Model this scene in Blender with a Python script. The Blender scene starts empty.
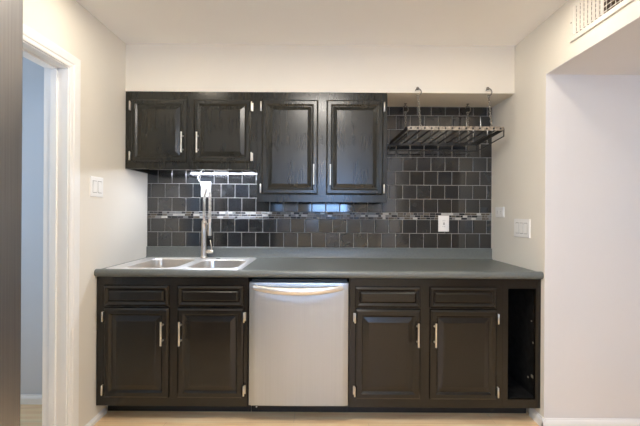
import bpy, bmesh, math, random
from mathutils import Vector, Matrix

random.seed(7)
PI = math.pi
scene = bpy.context.scene
col = scene.collection

# ------------------------------------------------------------------ camera
F = 343.0            # focal length in pixels of a 640-pixel-wide frame
ZC = 1.268           # camera height
ROLL = math.radians(0.35)
cd = bpy.data.cameras.new('camera')
cd.sensor_width = 36.0
cd.lens = 36.0 * F / 640.0
cd.clip_start = 0.02
cam = bpy.data.objects.new('camera', cd)
cam.location = (0, 0, ZC)
cam.rotation_euler = (PI / 2, -ROLL, 0)
col.objects.link(cam)
scene.camera = cam

# ------------------------------------------------------------------ world, daylight, exposure
scene.view_settings.view_transform = 'Standard'
scene.view_settings.look = 'None'
scene.view_settings.gamma = 1.0
scene.view_settings.use_curve_mapping = False
scene.view_settings.exposure = 0.93
scene.cycles.max_bounces = 10
scene.cycles.diffuse_bounces = 6
scene.cycles.use_denoising = True
scene.cycles.caustics_reflective = False
scene.cycles.caustics_refractive = False

world = bpy.data.worlds.new('sky')
scene.world = world
world.use_nodes = True
wn = world.node_tree.nodes
wn['Background'].inputs['Color'].default_value = (0.45, 0.68, 1.0, 1)
wn['Background'].inputs['Strength'].default_value = 1.5


def daylight(name, loc, rot, sx, sy, power, color):
    l = bpy.data.lights.new(name, 'AREA')
    l.shape = 'RECTANGLE'
    l.size, l.size_y = sx, sy
    l.energy = power
    l.color = color
    o = bpy.data.objects.new(name, l)
    o.location = loc
    o.rotation_euler = rot
    col.objects.link(o)
    return o


# rear window, right-hand room window, hall window (each just inside its pane)
daylight('daylight_rear', (0.21, -2.57, 1.67), (PI / 2, 0, 0), 0.85, 0.78, 20, (0.30, 0.54, 1.0))
daylight('daylight_dining', (3.52, 0.7, 1.35), (PI / 2, 0, PI / 2), 1.7, 1.3, 2.6, (0.66, 0.83, 1.0))
daylight('daylight_hall', (-2.93, 1.3, 1.45), (PI / 2, 0, -PI / 2), 1.1, 1.2, 6, (0.62, 0.80, 1.0))

FILL_LAMP = 28.0     # emission strength of the pendant added for fill
CAN = 38.0           # emission strength of the two recessed downlights
PANEL = 22.0         # emission strength of the flat ceiling lamp
LED_STRIP = 62.0     # emission strength of the under-cabinet light


# ------------------------------------------------------------------ pixel helper (frame 640 x 426)
def P(x, y, d):
    u, v = x - 320.0, y - 213.0
    c, s = math.cos(ROLL), math.sin(ROLL)
    uu, vv = u * c + v * s, -u * s + v * c
    return Vector((uu * d / F, d, ZC - vv * d / F))


def PX(x, y, d):
    return P(x, y, d).x


# ------------------------------------------------------------------ materials
def new_mat(name):
    m = bpy.data.materials.new(name)
    m.use_nodes = True
    nt = m.node_tree
    return m, nt, nt.nodes['Principled BSDF']


def nd(nt, t, **kw):
    n = nt.nodes.new(t)
    for k, v in kw.items():
        if k.startswith('i_'):
            n.inputs[k[2:].replace('_', ' ')].default_value = v
        else:
            setattr(n, k, v)
    return n


def coords(nt, scale=(1, 1, 1), kind='Object'):
    tc = nd(nt, 'ShaderNodeTexCoord')
    mp = nd(nt, 'ShaderNodeMapping')
    mp.inputs['Scale'].default_value = scale
    nt.links.new(tc.outputs[kind], mp.inputs['Vector'])
    return mp.outputs['Vector']


def ramp(nt, fac, stops, interp='LINEAR'):
    r = nd(nt, 'ShaderNodeValToRGB')
    e = r.color_ramp
    e.interpolation = interp
    while len(e.elements) < len(stops):
        e.elements.new(0.5)
    for el, (p, c) in zip(e.elements, stops):
        el.position = p
        el.color = (*c, 1)
    nt.links.new(fac, r.inputs['Fac'])
    return r.outputs['Color']


def simple(name, color, rough=0.5, metal=0.0, var=0.06, nscale=(6, 6, 6), bump=0.0, bscale=None, rvar=0.0,
           coat=0.0, spec=None, detail=4.0):
    m, nt, b = new_mat(name)
    b.inputs['Roughness'].default_value = rough
    b.inputs['Metallic'].default_value = metal
    b.inputs['Coat Weight'].default_value = coat
    if spec is not None:
        b.inputs['Specular IOR Level'].default_value = spec
    n = nd(nt, 'ShaderNodeTexNoise')
    n.inputs['Scale'].default_value = 1.0
    n.inputs['Detail'].default_value = detail
    nt.links.new(coords(nt, nscale), n.inputs['Vector'])
    lo = tuple(max(0, c * (1 - var)) for c in color)
    hi = tuple(min(1, c * (1 + var)) for c in color)
    nt.links.new(ramp(nt, n.outputs['Fac'], [(0.3, lo), (0.7, hi)]), b.inputs['Base Color'])
    if rvar:
        mr = nd(nt, 'ShaderNodeMapRange')
        mr.inputs['From Min'].default_value = 0.3
        mr.inputs['From Max'].default_value = 0.7
        mr.inputs['To Min'].default_value = max(0, rough - rvar)
        mr.inputs['To Max'].default_value = rough + rvar
        nt.links.new(n.outputs['Fac'], mr.inputs['Value'])
        nt.links.new(mr.outputs['Result'], b.inputs['Roughness'])
    if bump:
        n2 = nd(nt, 'ShaderNodeTexNoise')
        n2.inputs['Scale'].default_value = 1.0
        n2.inputs['Detail'].default_value = 3.0
        nt.links.new(coords(nt, bscale or nscale), n2.inputs['Vector'])
        bp = nd(nt, 'ShaderNodeBump')
        bp.inputs['Strength'].default_value = bump
        bp.inputs['Distance'].default_value = 0.002
        nt.links.new(n2.outputs['Fac'], bp.inputs['Height'])
        nt.links.new(bp.outputs['Normal'], b.inputs['Normal'])
    return m


def emitter(name, color, strength):
    m, nt, b = new_mat(name)
    b.inputs['Base Color'].default_value = (0.9, 0.9, 0.9, 1)
    b.inputs['Emission Color'].default_value = (*color, 1)
    b.inputs['Emission Strength'].default_value = strength
    return m


M = {}
M['wall'] = simple('wall_paint', (0.80, 0.75, 0.66), 0.75, var=0.015, nscale=(2, 2, 2), bump=0.12, bscale=(160, 160, 160))
M['wall_cool'] = simple('dining_wall_paint', (0.74, 0.715, 0.70), 0.75, var=0.015, nscale=(2, 2, 2), bump=0.12, bscale=(160, 160, 160))
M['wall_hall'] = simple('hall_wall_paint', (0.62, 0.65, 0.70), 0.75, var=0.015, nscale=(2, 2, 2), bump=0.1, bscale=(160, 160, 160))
M['ceiling'] = simple('ceiling_paint', (0.91, 0.905, 0.90), 0.85, var=0.01, nscale=(2, 2, 2), bump=0.15, bscale=(120, 120, 120))
M['trim'] = simple('white_gloss_trim', (0.90, 0.885, 0.86), 0.35, var=0.01)
M['plate'] = simple('white_plastic', (0.90, 0.88, 0.85), 0.35, var=0.01)
M['plate_gap'] = simple('switch_shadow_gap', (0.28, 0.26, 0.24), 0.5, var=0.01)
M['black_slot'] = simple('slot_black', (0.02, 0.02, 0.02), 0.6)
M['nickel'] = simple('brushed_nickel', (0.74, 0.70, 0.63), 0.30, 1.0, var=0.05, nscale=(40, 40, 300))
M['faucet'] = simple('faucet_nickel', (0.58, 0.51, 0.43), 0.28, 1.0, var=0.05, nscale=(60, 60, 60))
M['sink'] = simple('sink_steel', (0.66, 0.61, 0.55), 0.28, 1.0, var=0.05, nscale=(160, 8, 160))
M['sink_rim'] = simple('sink_rim_steel', (0.90, 0.885, 0.86), 0.5, 1.0, var=0.03, nscale=(160, 8, 160))
M['steel'] = simple('dishwasher_steel', (0.465, 0.495, 0.525), 0.40, 1.0, var=0.03, nscale=(220, 220, 1.5), bump=0.04, bscale=(400, 400, 2))
M['steel_bright'] = simple('bright_steel', (0.84, 0.80, 0.75), 0.40, 1.0, var=0.03, nscale=(2, 200, 200))
M['fridge_steel'] = simple('fridge_steel', (0.40, 0.39, 0.385), 0.33, 1.0, var=0.08, nscale=(300, 300, 3), bump=0.05, bscale=(300, 300, 3))
M['fridge_side'] = simple('fridge_grey_side', (0.12, 0.12, 0.12), 0.5)
M['black'] = simple('black_plastic', (0.018, 0.018, 0.018), 0.4)
M['inside'] = simple('black_painted_interior', (0.010, 0.010, 0.010), 0.85, var=0.5, nscale=(20, 20, 20), spec=0.15)
M['chalk'] = simple('scuffed_paint', (0.30, 0.27, 0.22), 0.8)
M['rack_black'] = simple('rack_black_iron', (0.015, 0.014, 0.013), 0.45, 0.0, var=0.3, nscale=(50, 50, 50))
M['rack_band'] = simple('rack_mottled_taupe', (0.36, 0.31, 0.25), 0.42, 0.6, var=0.5, nscale=(60, 60, 60))  # lighter mottled tone for the front band alone
M['chain'] = simple('chain_steel', (0.26, 0.24, 0.21), 0.35, 0.9)
M['cord'] = simple('white_cord', (0.75, 0.75, 0.76), 0.5)
M['underside'] = simple('pale_cabinet_underside', (0.16, 0.14, 0.115), 0.6, var=0.2, nscale=(3, 40, 3))
M['frame_white'] = simple('window_frame_white', (0.8, 0.8, 0.8), 0.4)
M['vent_metal'] = simple('vent_cream_enamel', (0.78, 0.73, 0.66), 0.45)
M['vent_dark'] = simple('vent_duct_dark', (0.07, 0.045, 0.03), 0.8)
M['fill_glow'] = emitter('lamp_diffuser', (1.0, 0.94, 0.85), FILL_LAMP)  # glow of the added fill pendant
M['panel_glow'] = emitter('lamp_panel', (1.0, 0.94, 0.85), PANEL)
M['can_glow'] = emitter('downlight_lens', (1.0, 0.90, 0.74), CAN)
M['led_glow'] = emitter('led_diffuser', (0.78, 0.85, 1.0), LED_STRIP)


def paint_mat(name, base, rough, grain_axis='z'):
    """dark semi-gloss paint over open wood grain"""
    m, nt, b = new_mat(name)
    sc = {'z': (150, 150, 4), 'x': (4, 150, 150)}[grain_axis]
    n = nd(nt, 'ShaderNodeTexNoise'); n.inputs['Scale'].default_value = 1; n.inputs['Detail'].default_value = 5
    nt.links.new(coords(nt, sc), n.inputs['Vector'])
    big = nd(nt, 'ShaderNodeTexNoise'); big.inputs['Scale'].default_value = 5; big.inputs['Detail'].default_value = 3
    nt.links.new(coords(nt), big.inputs['Vector'])
    mix = nd(nt, 'ShaderNodeMath', operation='ADD')
    nt.links.new(n.outputs['Fac'], mix.inputs[0]); nt.links.new(big.outputs['Fac'], mix.inputs[1])
    hf = nd(nt, 'ShaderNodeMath', operation='MULTIPLY'); hf.inputs[1].default_value = 0.5
    nt.links.new(mix.outputs[0], hf.inputs[0])
    lo = tuple(c * 0.8 for c in base); hi = tuple(c * 1.25 for c in base)
    nt.links.new(ramp(nt, hf.outputs[0], [(0.35, lo), (0.65, hi)]), b.inputs['Base Color'])
    mr = nd(nt, 'ShaderNodeMapRange')
    mr.inputs['From Min'].default_value = 0.35; mr.inputs['From Max'].default_value = 0.65
    mr.inputs['To Min'].default_value = rough - 0.02; mr.inputs['To Max'].default_value = rough + 0.02
    nt.links.new(big.outputs['Fac'], mr.inputs['Value'])
    nt.links.new(mr.outputs['Result'], b.inputs['Roughness'])
    bp = nd(nt, 'ShaderNodeBump'); bp.inputs['Strength'].default_value = 0.09; bp.inputs['Distance'].default_value = 0.0005
    nt.links.new(n.outputs['Fac'], bp.inputs['Height']); nt.links.new(bp.outputs['Normal'], b.inputs['Normal'])
    b.inputs['Specular IOR Level'].default_value = 0.5
    return m


M['paint_upper'] = paint_mat('upper_cabinet_paint', (0.0165, 0.0160, 0.0120), 0.25)
M['paint'] = paint_mat('base_cabinet_paint', (0.0100, 0.0078, 0.0058), 0.25)
M['paint_rail'] = paint_mat('base_rail_paint', (0.0100, 0.0078, 0.0058), 0.25, 'x')


def counter_mat():
    m, nt, b = new_mat('slate_laminate')
    n = nd(nt, 'ShaderNodeTexNoise'); n.inputs['Scale'].default_value = 260; n.inputs['Detail'].default_value = 2
    nt.links.new(coords(nt), n.inputs['Vector'])
    nt.links.new(ramp(nt, n.outputs['Fac'], [(0.35, (0.106, 0.116, 0.110)), (0.65, (0.158, 0.170, 0.160))]), b.inputs['Base Color'])
    b.inputs['Roughness'].default_value = 0.36
    b.inputs['Specular IOR Level'].default_value = 0.6
    return m


M['counter'] = counter_mat()


def tile_mat():
    m, nt, b = new_mat('glazed_charcoal_tile')
    g = nd(nt, 'ShaderNodeNewGeometry')
    n = nd(nt, 'ShaderNodeTexNoise'); n.inputs['Scale'].default_value = 9; n.inputs['Detail'].default_value = 3
    nt.links.new(coords(nt), n.inputs['Vector'])
    c1 = ramp(nt, g.outputs['Random Per Island'], [(0.0, (0.011, 0.012, 0.014)), (0.3, (0.019, 0.019, 0.019)),
                                                   (0.55, (0.024, 0.024, 0.024)), (0.8, (0.017, 0.020, 0.025)), (1.0, (0.032, 0.032, 0.031))])
    c2 = ramp(nt, n.outputs['Fac'], [(0.35, (0.75, 0.75, 0.75)), (0.65, (1.2, 1.2, 1.2))])
    mx = nd(nt, 'ShaderNodeMix', data_type='RGBA', blend_type='MULTIPLY')
    mx.inputs[0].default_value = 1.0
    nt.links.new(c1, mx.inputs[6]); nt.links.new(c2, mx.inputs[7])
    nt.links.new(mx.outputs[2], b.inputs['Base Color'])
    b.inputs['Specular IOR Level'].default_value = 0.95
    rr = nd(nt, 'ShaderNodeMapRange')
    rr.inputs['To Min'].default_value = 0.05; rr.inputs['To Max'].default_value = 0.16
    wn2 = nd(nt, 'ShaderNodeTexWhiteNoise', noise_dimensions='1D')
    nt.links.new(g.outputs['Random Per Island'], wn2.inputs['W'])
    nt.links.new(wn2.outputs['Value'], rr.inputs['Value'])
    nt.links.new(rr.outputs['Result'], b.inputs['Roughness'])
    bp = nd(nt, 'ShaderNodeBump'); bp.inputs['Strength'].default_value = 0.04; bp.inputs['Distance'].default_value = 0.004
    nt.links.new(n.outputs['Fac'], bp.inputs['Height']); nt.links.new(bp.outputs['Normal'], b.inputs['Normal'])
    return m


M['tile'] = tile_mat()


def mosaic_mat():
    m, nt, b = new_mat('mosaic_glass')
    g = nd(nt, 'ShaderNodeNewGeometry')
    c = ramp(nt, g.outputs['Random Per Island'], [(0.0, (0.02, 0.021, 0.023)), (0.22, (0.10, 0.085, 0.065)), (0.42, (0.20, 0.20, 0.20)),
                                                  (0.60, (0.055, 0.055, 0.06)), (0.76, (0.50, 0.48, 0.45)), (0.88, (0.14, 0.12, 0.10))], 'CONSTANT')
    nt.links.new(c, b.inputs['Base Color'])
    b.inputs['Roughness'].default_value = 0.2
    return m


M['mosaic'] = mosaic_mat()
M['grout'] = simple('pale_grout', (0.36, 0.35, 0.335), 0.9, var=0.12, nscale=(40, 40, 40))


def floor_mat():
    m, nt, b = new_mat('oak_plank_floor')
    v = coords(nt, (1, 1, 1), 'Object')
    br = nd(nt, 'ShaderNodeTexBrick')
    br.offset = 0.37
    br.inputs['Scale'].default_value = 1.0
    br.inputs['Brick Width'].default_value = 1.22
    br.inputs['Row Height'].default_value = 0.127
    br.inputs['Mortar Size'].default_value = 0.0012
    br.inputs['Color1'].default_value = (0.86, 0.86, 0.86, 1)
    br.inputs['Color2'].default_value = (1.0, 1.0, 1.0, 1)
    br.inputs['Mortar'].default_value = (0.3, 0.3, 0.3, 1)
    nt.links.new(v, br.inputs['Vector'])
    n = nd(nt, 'ShaderNodeTexNoise'); n.inputs['Scale'].default_value = 1; n.inputs['Detail'].default_value = 6
    nt.links.new(coords(nt, (2.2, 38, 1)), n.inputs['Vector'])
    c = ramp(nt, n.outputs['Fac'], [(0.25, (0.84, 0.54, 0.28)), (0.5, (0.97, 0.70, 0.41)), (0.75, (0.98, 0.79, 0.52))])
    mx = nd(nt, 'ShaderNodeMix', data_type='RGBA', blend_type='MULTIPLY'); mx.inputs[0].default_value = 0.45
    nt.links.new(c, mx.inputs[6]); nt.links.new(br.outputs['Color'], mx.inputs[7])
    nt.links.new(mx.outputs[2], b.inputs['Base Color'])
    b.inputs['Roughness'].default_value = 0.35
    return m


M['floor'] = floor_mat()


def pane_mat():
    m = bpy.data.materials.new('window_glass'); m.use_nodes = True
    nt = m.node_tree
    out = nt.nodes['Material Output']
    nt.nodes.remove(nt.nodes['Principled BSDF'])
    t = nd(nt, 'ShaderNodeBsdfTransparent'); g = nd(nt, 'ShaderNodeBsdfGlossy'); g.inputs['Roughness'].default_value = 0.02
    fr = nd(nt, 'ShaderNodeFresnel'); fr.inputs['IOR'].default_value = 1.45
    mx = nd(nt, 'ShaderNodeMixShader')
    nt.links.new(fr.outputs[0], mx.inputs[0]); nt.links.new(t.outputs[0], mx.inputs[1]); nt.links.new(g.outputs[0], mx.inputs[2])
    nt.links.new(mx.outputs[0], out.inputs['Surface'])
    return m


M['pane'] = pane_mat()

# ------------------------------------------------------------------ object helpers
WL = {}   # world location of every object made here


def obj(name, bm, mat, parent=None, smooth=False, label=None, kind=None, angle=None):
    vs = bm.verts
    lo = Vector((min(v.co.x for v in vs), min(v.co.y for v in vs), min(v.co.z for v in vs)))
    hi = Vector((max(v.co.x for v in vs), max(v.co.y for v in vs), max(v.co.z for v in vs)))
    c = (lo + hi) / 2
    if parent is None:
        c.z = lo.z
    bmesh.ops.translate(bm, verts=bm.verts, vec=-c)
    bmesh.ops.recalc_face_normals(bm, faces=bm.faces)
    if smooth or angle:
        for f in bm.faces:
            f.smooth = True
        lim = math.radians(angle or 180)
        if angle:
            for e in bm.edges:
                if len(e.link_faces) == 2 and e.calc_face_angle(0) > lim:
                    e.smooth = False
    me = bpy.data.meshes.new(name)
    bm.to_mesh(me); bm.free()
    mats = mat if isinstance(mat, (list, tuple)) else [mat]
    for m in mats:
        me.materials.append(m)
    o = bpy.data.objects.new(name, me)
    col.objects.link(o)
    if parent is not None:
        o.parent = parent
        o.location = c - WL[parent.name]
    else:
        o.location = c
    WL[o.name] = c
    if label: o['label'] = label
    if kind: o['kind'] = kind
    return o


def thing(name, label, cat, loc, group=None):
    o = bpy.data.objects.new(name, None)
    o.empty_display_size = 0.1
    col.objects.link(o)
    o.location = loc
    WL[o.name] = Vector(loc)
    o['label'] = label; o['category'] = cat
    if group: o['group'] = group
    return o


def struct(name, bm, mat, **kw):
    return obj(name, bm, mat, kind='structure', **kw)


def box(bm, x0, x1, y0, y1, z0, z1, bevel=0.0, seg=2, mi=0):
    vs = [bm.verts.new((x, y, z)) for x in (x0, x1) for y in (y0, y1) for z in (z0, z1)]
    idx = [(0, 1, 3, 2), (4, 6, 7, 5), (0, 4, 5, 1), (2, 3, 7, 6), (0, 2, 6, 4), (1, 5, 7, 3)]
    fs = [bm.faces.new([vs[i] for i in q]) for q in idx]
    for f in fs: f.material_index = mi
    if bevel > 0:
        es = list({e for f in fs for e in f.edges})
        r = bmesh.ops.bevel(bm, geom=es, offset=bevel, segments=seg, profile=0.5, affect='EDGES')
        for f in r['faces']: f.material_index = mi
    return vs


def bx(*a, **k):
    bm = bmesh.new(); box(bm, *a, **k); return bm


def frames(pts):
    """parallel transported frames along a polyline"""
    pts = [Vector(p) for p in pts]
    T = []
    for i in range(len(pts)):
        a = pts[max(0, i - 1)]; b = pts[min(len(pts) - 1, i + 1)]
        T.append((b - a).normalized())
    ref = Vector((0, 0, 1)) if abs(T[0].z) < 0.9 else Vector((1, 0, 0))
    n = (ref - T[0] * ref.dot(T[0])).normalized()
    out = []
    for i, t in enumerate(T):
        n = (n - t * n.dot(t))
        n = n.normalized() if n.length > 1e-6 else t.orthogonal().normalized()
        out.append((pts[i], t, n, t.cross(n)))
    return out


def tube(bm, pts, r, n=10, cap=True, squash=(1, 1), mi=0):
    fr = frames(pts)
    rings = []
    for i, (p, t, a, b) in enumerate(fr):
        rr = r[i] if isinstance(r, (list, tuple)) else r
        rings.append([bm.verts.new(p + a * (rr * squash[0] * math.cos(2 * PI * k / n)) + b * (rr * squash[1] * math.sin(2 * PI * k / n))) for k in range(n)])
    for i in range(len(rings) - 1):
        for k in range(n):
            f = bm.faces.new((rings[i][k], rings[i][(k + 1) % n], rings[i + 1][(k + 1) % n], rings[i + 1][k]))
            f.material_index = mi
    if cap:
        bm.faces.new(list(reversed(rings[0]))).material_index = mi
        bm.faces.new(rings[-1]).material_index = mi


def lathe(bm, c, prof, n=24, axis='z', mi=0):
    """prof: list of (radius, height); axis through c"""
    c = Vector(c)
    rings = []
    for r, h in prof:
        ring = []
        for k in range(n):
            a = 2 * PI * k / n
            p, q = r * math.cos(a), r * math.sin(a)
            v = {'z': (p, q, h), 'y': (p, h, q), 'x': (h, p, q)}[axis]
            ring.append(bm.verts.new(c + Vector(v)))
        rings.append(ring)
    for i in range(len(rings) - 1):
        for k in range(n):
            bm.faces.new((rings[i][k], rings[i][(k + 1) % n], rings[i + 1][(k + 1) % n], rings[i + 1][k])).material_index = mi
    bm.faces.new(list(reversed(rings[0]))).material_index = mi
    bm.faces.new(rings[-1]).material_index = mi


def prism_x(bm, prof, x0, x1):
    """closed (y,z) profile swept along x"""
    a = [bm.verts.new((x0, y, z)) for y, z in prof]
    b = [bm.verts.new((x1, y, z)) for y, z in prof]
    n = len(prof)
    for i in range(n):
        bm.faces.new((a[i], a[(i + 1) % n], b[(i + 1) % n], b[i]))
    bm.faces.new(list(reversed(a))); bm.faces.new(b)


def prism(bm, prof, o, u, v, w, length):
    """closed (p,q) profile in plane (u,v) at o, swept along w"""
    o, u, v, w = Vector(o), Vector(u), Vector(v), Vector(w)
    a = [bm.verts.new(o + u * p + v * q) for p, q in prof]
    b = [bm.verts.new(o + u * p + v * q + w * length) for p, q in prof]
    n = len(prof)
    for i in range(n):
        bm.faces.new((a[i], a[(i + 1) % n], b[(i + 1) % n], b[i]))
    bm.faces.new(list(reversed(a))); bm.faces.new(b)


def rect_loops(bm, x0, x1, z0, z1, y, prof, back):
    """concentric rectangular loops (inset, depth) from the outside in; back = thickness"""
    loops = []
    for ins, dep in [(0.0, back)] + prof:
        loops.append([bm.verts.new(p) for p in ((x0 + ins, y + dep, z0 + ins), (x1 - ins, y + dep, z0 + ins),
                                                (x1 - ins, y + dep, z1 - ins), (x0 + ins, y + dep, z1 - ins))])
    for i in range(len(loops) - 1):
        for k in range(4):
            bm.faces.new((loops[i][k], loops[i][(k + 1) % 4], loops[i + 1][(k + 1) % 4], loops[i + 1][k]))
    bm.faces.new(loops[-1]); bm.faces.new(list(reversed(loops[0])))


def raised_panel(x0, x1, z0, z1, y, fr=0.046, rise=0.032):
    bm = bmesh.new()
    p = [(0.0, 0.0105), (0.0015, 0.0075), (0.0095, 0.0015), (0.0115, 0.0), (fr - 0.0125, 0.0), (fr - 0.0105, 0.0012), (fr - 0.0025, 0.0075), (fr, 0.0090),
         (fr + 0.002, 0.0090), (fr + rise - 0.004, 0.0015), (fr + rise, 0.0), (fr + rise + 0.002, 0.0)]
    rect_loops(bm, x0, x1, z0, z1, y, p, 0.019)
    return bm


def bar_handle(x, z0, z1, y):
    bm = bmesh.new()
    r = 0.0056
    yo = y - 0.030
    tube(bm, [(x, yo, z0), (x, yo, z0 + 0.001), (x, yo, z1 - 0.001), (x, yo, z1)], [r * 0.8, r, r, r * 0.8], 12)
    L = z1 - z0
    for z in (z0 + L * 0.17, z1 - L * 0.17):
        tube(bm, [(x, y + 0.0005, z), (x, y - 0.004, z), (x, yo, z)], [0.0062, 0.0045, 0.0045], 10)
    return bm


def hinge(x, z0, z1, y, side):
    """face-mounted wrap hinge: barrel at door edge and a leaf on the face frame; side -1: frame lies to the left"""
    bm = bmesh.new()
    tube(bm, [(x, y - 0.003, z0), (x, y - 0.003, z0 + 0.003), (x, y - 0.003, z1 - 0.003), (x, y - 0.003, z1)], [0.003, 0.0048, 0.0048, 0.003], 10)
    xa, xb = sorted((x, x + side * 0.009))
    box(bm, xa, xb, y + 0.0175, y + 0.0192, z0 + 0.004, z1 - 0.004)
    xa, xb = sorted((x - 0.0015, x + 0.0015))
    box(bm, xa, xb, y - 0.003, y + 0.019, z0 + 0.004, z1 - 0.004)
    return bm


# ------------------------------------------------------------------ setting
XL, XR, YB, ZT = -1.348, 1.338, 2.68, 2.428
YF = -2.6                      # wall behind the camera
SOF_Y, SOF_Z = 2.368, 2.101    # soffit
AY, AZ = 2.04, 2.10            # wall and ceiling of the room on the right
HY = 2.265                     # hall wall behind the left doorway
DX0, DX1, DZ = 1.0, 1.826, 2.032   # doorway in the left wall (along y) and its height
T = 0.12

struct('floor', bx(-3.2, 3.8, YF - 0.2, YB + 0.2, -0.06, 0), M['floor'])
struct('ceiling', bx(-3.2, XR + T, YF - 0.2, YB + 0.2, ZT, ZT + 0.06), M['ceiling'])
bm = bmesh.new()
box(bm, XL, XR, SOF_Y, YB, SOF_Z, ZT)
struct('ceiling_soffit', bm, M['wall'])
struct('wall_back', bx(XL - T, XR + T, YB, YB + T, 0, ZT), M['wall'])

bm = bmesh.new()
box(bm, XL - T, XL, YF, DX0, 0, ZT)
box(bm, XL - T, XL, DX1 + 0.02, YB, 0, ZT)
box(bm, XL - T, XL, DX0, DX1 + 0.02, DZ + 0.02, ZT)
struct('wall_left', bm, M['wall'])

bm = bmesh.new()
box(bm, XR, XR + T, AY, YB, 0, ZT)
box(bm, XR, XR + T, -0.6, AY, AZ + 0.004, ZT)
box(bm, XR, XR + T, YF, -0.6, 0, ZT)
struct('wall_right', bm, M['wall'])
struct('wall_dining', bx(XR + T, 3.6, AY, AY + T, 0, AZ), M['wall_cool'])
struct('trim_1', bx(XR + 0.0005, XR + T, AY - 0.0015, AY, 0, AZ), M['wall_cool'])
struct('ceiling_dining', bx(XR + 0.0005, 3.72, -1.6, AY + T, AZ, AZ + 0.06), M['wall_cool'])
struct('wall_dining_rear', bx(XR + T, 3.72, -1.6 - T, -1.6, 0, AZ), M['wall_cool'])


def wall_with_hole(name, axis, c0, c1, a0, a1, z1, h0, h1, hz0, hz1, mat):
    bm = bmesh.new()

    def b(p0, p1, q0, q1):
        if axis == 'y': box(bm, p0, p1, c0, c1, q0, q1)
        else: box(bm, c0, c1, p0, p1, q0, q1)
    b(a0, h0, 0, z1); b(h1, a1, 0, z1); b(h0, h1, 0, hz0); b(h0, h1, hz1, z1)
    return struct(name, bm, mat)


wall_with_hole('wall_front', 'y', YF - T, YF, XL - T, XR + T, ZT, -0.27, 0.69, 1.22, 2.12, M['wall'])
wall_with_hole('wall_dining_right', 'x', 3.6, 3.72, -1.6, AY + T, AZ, -0.17, 1.57, 0.68, 2.02, M['wall_cool'])
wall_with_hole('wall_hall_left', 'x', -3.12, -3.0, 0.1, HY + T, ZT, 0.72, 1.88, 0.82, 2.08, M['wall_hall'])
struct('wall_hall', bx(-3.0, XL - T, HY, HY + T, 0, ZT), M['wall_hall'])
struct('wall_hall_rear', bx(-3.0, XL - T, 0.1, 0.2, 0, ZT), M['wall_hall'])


def window(name, axis, c, a0, a1, z0, z1):
    bm = bmesh.new()
    w, t = 0.05, 0.03

    def b(p0, p1, q0, q1, cc0=c - t, cc1=c + t):
        if axis == 'y': box(bm, p0, p1, cc0, cc1, q0, q1)
        else: box(bm, cc0, cc1, p0, p1, q0, q1)
    b(a0, a1, z0, z0 + w); b(a0, a1, z1 - w, z1); b(a0, a0 + w, z0 + w, z1 - w); b(a1 - w, a1, z0 + w, z1 - w)
    m = (a0 + a1) / 2
    b(m - 0.02, m + 0.02, z0 + w, z1 - w)
    f = struct(name, bm, M['frame_white'])
    bm = bmesh.new()
    b2 = (a0 + w, m - 0.02), (m + 0.02, a1 - w)
    for p0, p1 in b2:
        if axis == 'y': box(bm, p0, p1, c - 0.003, c + 0.003, z0 + w, z1 - w)
        else: box(bm, c - 0.003, c + 0.003, p0, p1, z0 + w, z1 - w)
    obj('window_pane', bm, M['pane'], f)


window('window_1', 'y', YF - 0.06, -0.27, 0.69, 1.22, 2.12)
window('window_2', 'x', 3.66, -0.17, 1.57, 0.68, 2.02)
window('window_3', 'x', -3.06, 0.72, 1.88, 0.82, 2.08)

# door frame in the left wall: jambs, stop and moulded casing
bm = bmesh.new()
box(bm, XL - T - 0.004, XL + 0.002, DX1, DX1 + 0.02, 0, DZ)
box(bm, XL - T - 0.004, XL + 0.002, DX0 - 0.02, DX0, 0, DZ)
box(bm, XL - T - 0.004, XL + 0.002, DX0 - 0.02, DX1 + 0.02, DZ, DZ + 0.02)
box(bm, XL - 0.085, XL - 0.05, DX1 - 0.011, DX1, 0, DZ, 0.002)
box(bm, XL - 0.085, XL - 0.05, DX0, DX0 + 0.011, 0, DZ, 0.002)
box(bm, XL - 0.085, XL - 0.05, DX0, DX1, DZ - 0.011, DZ, 0.002)
door = struct('door_1', bm, M['trim'])
CAS = [(0, 0), (0, 0.010), (0.006, 0.013), (0.020, 0.013), (0.026, 0.0165), (0.058, 0.019), (0.066, 0.019), (0.070, 0.014), (0.070, 0)]
bm = bmesh.new()


def casing(bm, xw, sgn):
    u0 = 0.006
    y1, y0, z = DX1 + u0, DX0 - u0, DZ + u0
    prof = CAS
    loops = []
    for p, q in prof:
        x = xw + sgn * q
        loops.append([bm.verts.new(v) for v in ((x, y0 - p, 0), (x, y0 - p, z + p), (x, y1 + p, z + p), (x, y1 + p, 0))])
    n = len(loops)
    for i in range(n):
        for k in range(3):
            bm.faces.new((loops[i][k], loops[i][k + 1], loops[(i + 1) % n][k + 1], loops[(i + 1) % n][k]))
    bm.faces.new([l[0] for l in loops]); bm.faces.new([l[3] for l in loops])


casing(bm, XL, 1)
casing(bm, XL - T, -1)
struct('trim_2', bm, M['trim'])

BASE = [(0, 0), (0.014, 0), (0.014, 0.034), (0.011, 0.044), (0.006, 0.050), (0.004, 0.058), (0, 0.058)]


def base(name, o, u, w, L, mat='trim', k=1.0):
    bm = bmesh.new()
    prism(bm, [(p, q * k) for p, q in BASE], o, u, (0, 0, 1), w, L)
    return struct(name, bm, M[mat])


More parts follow.
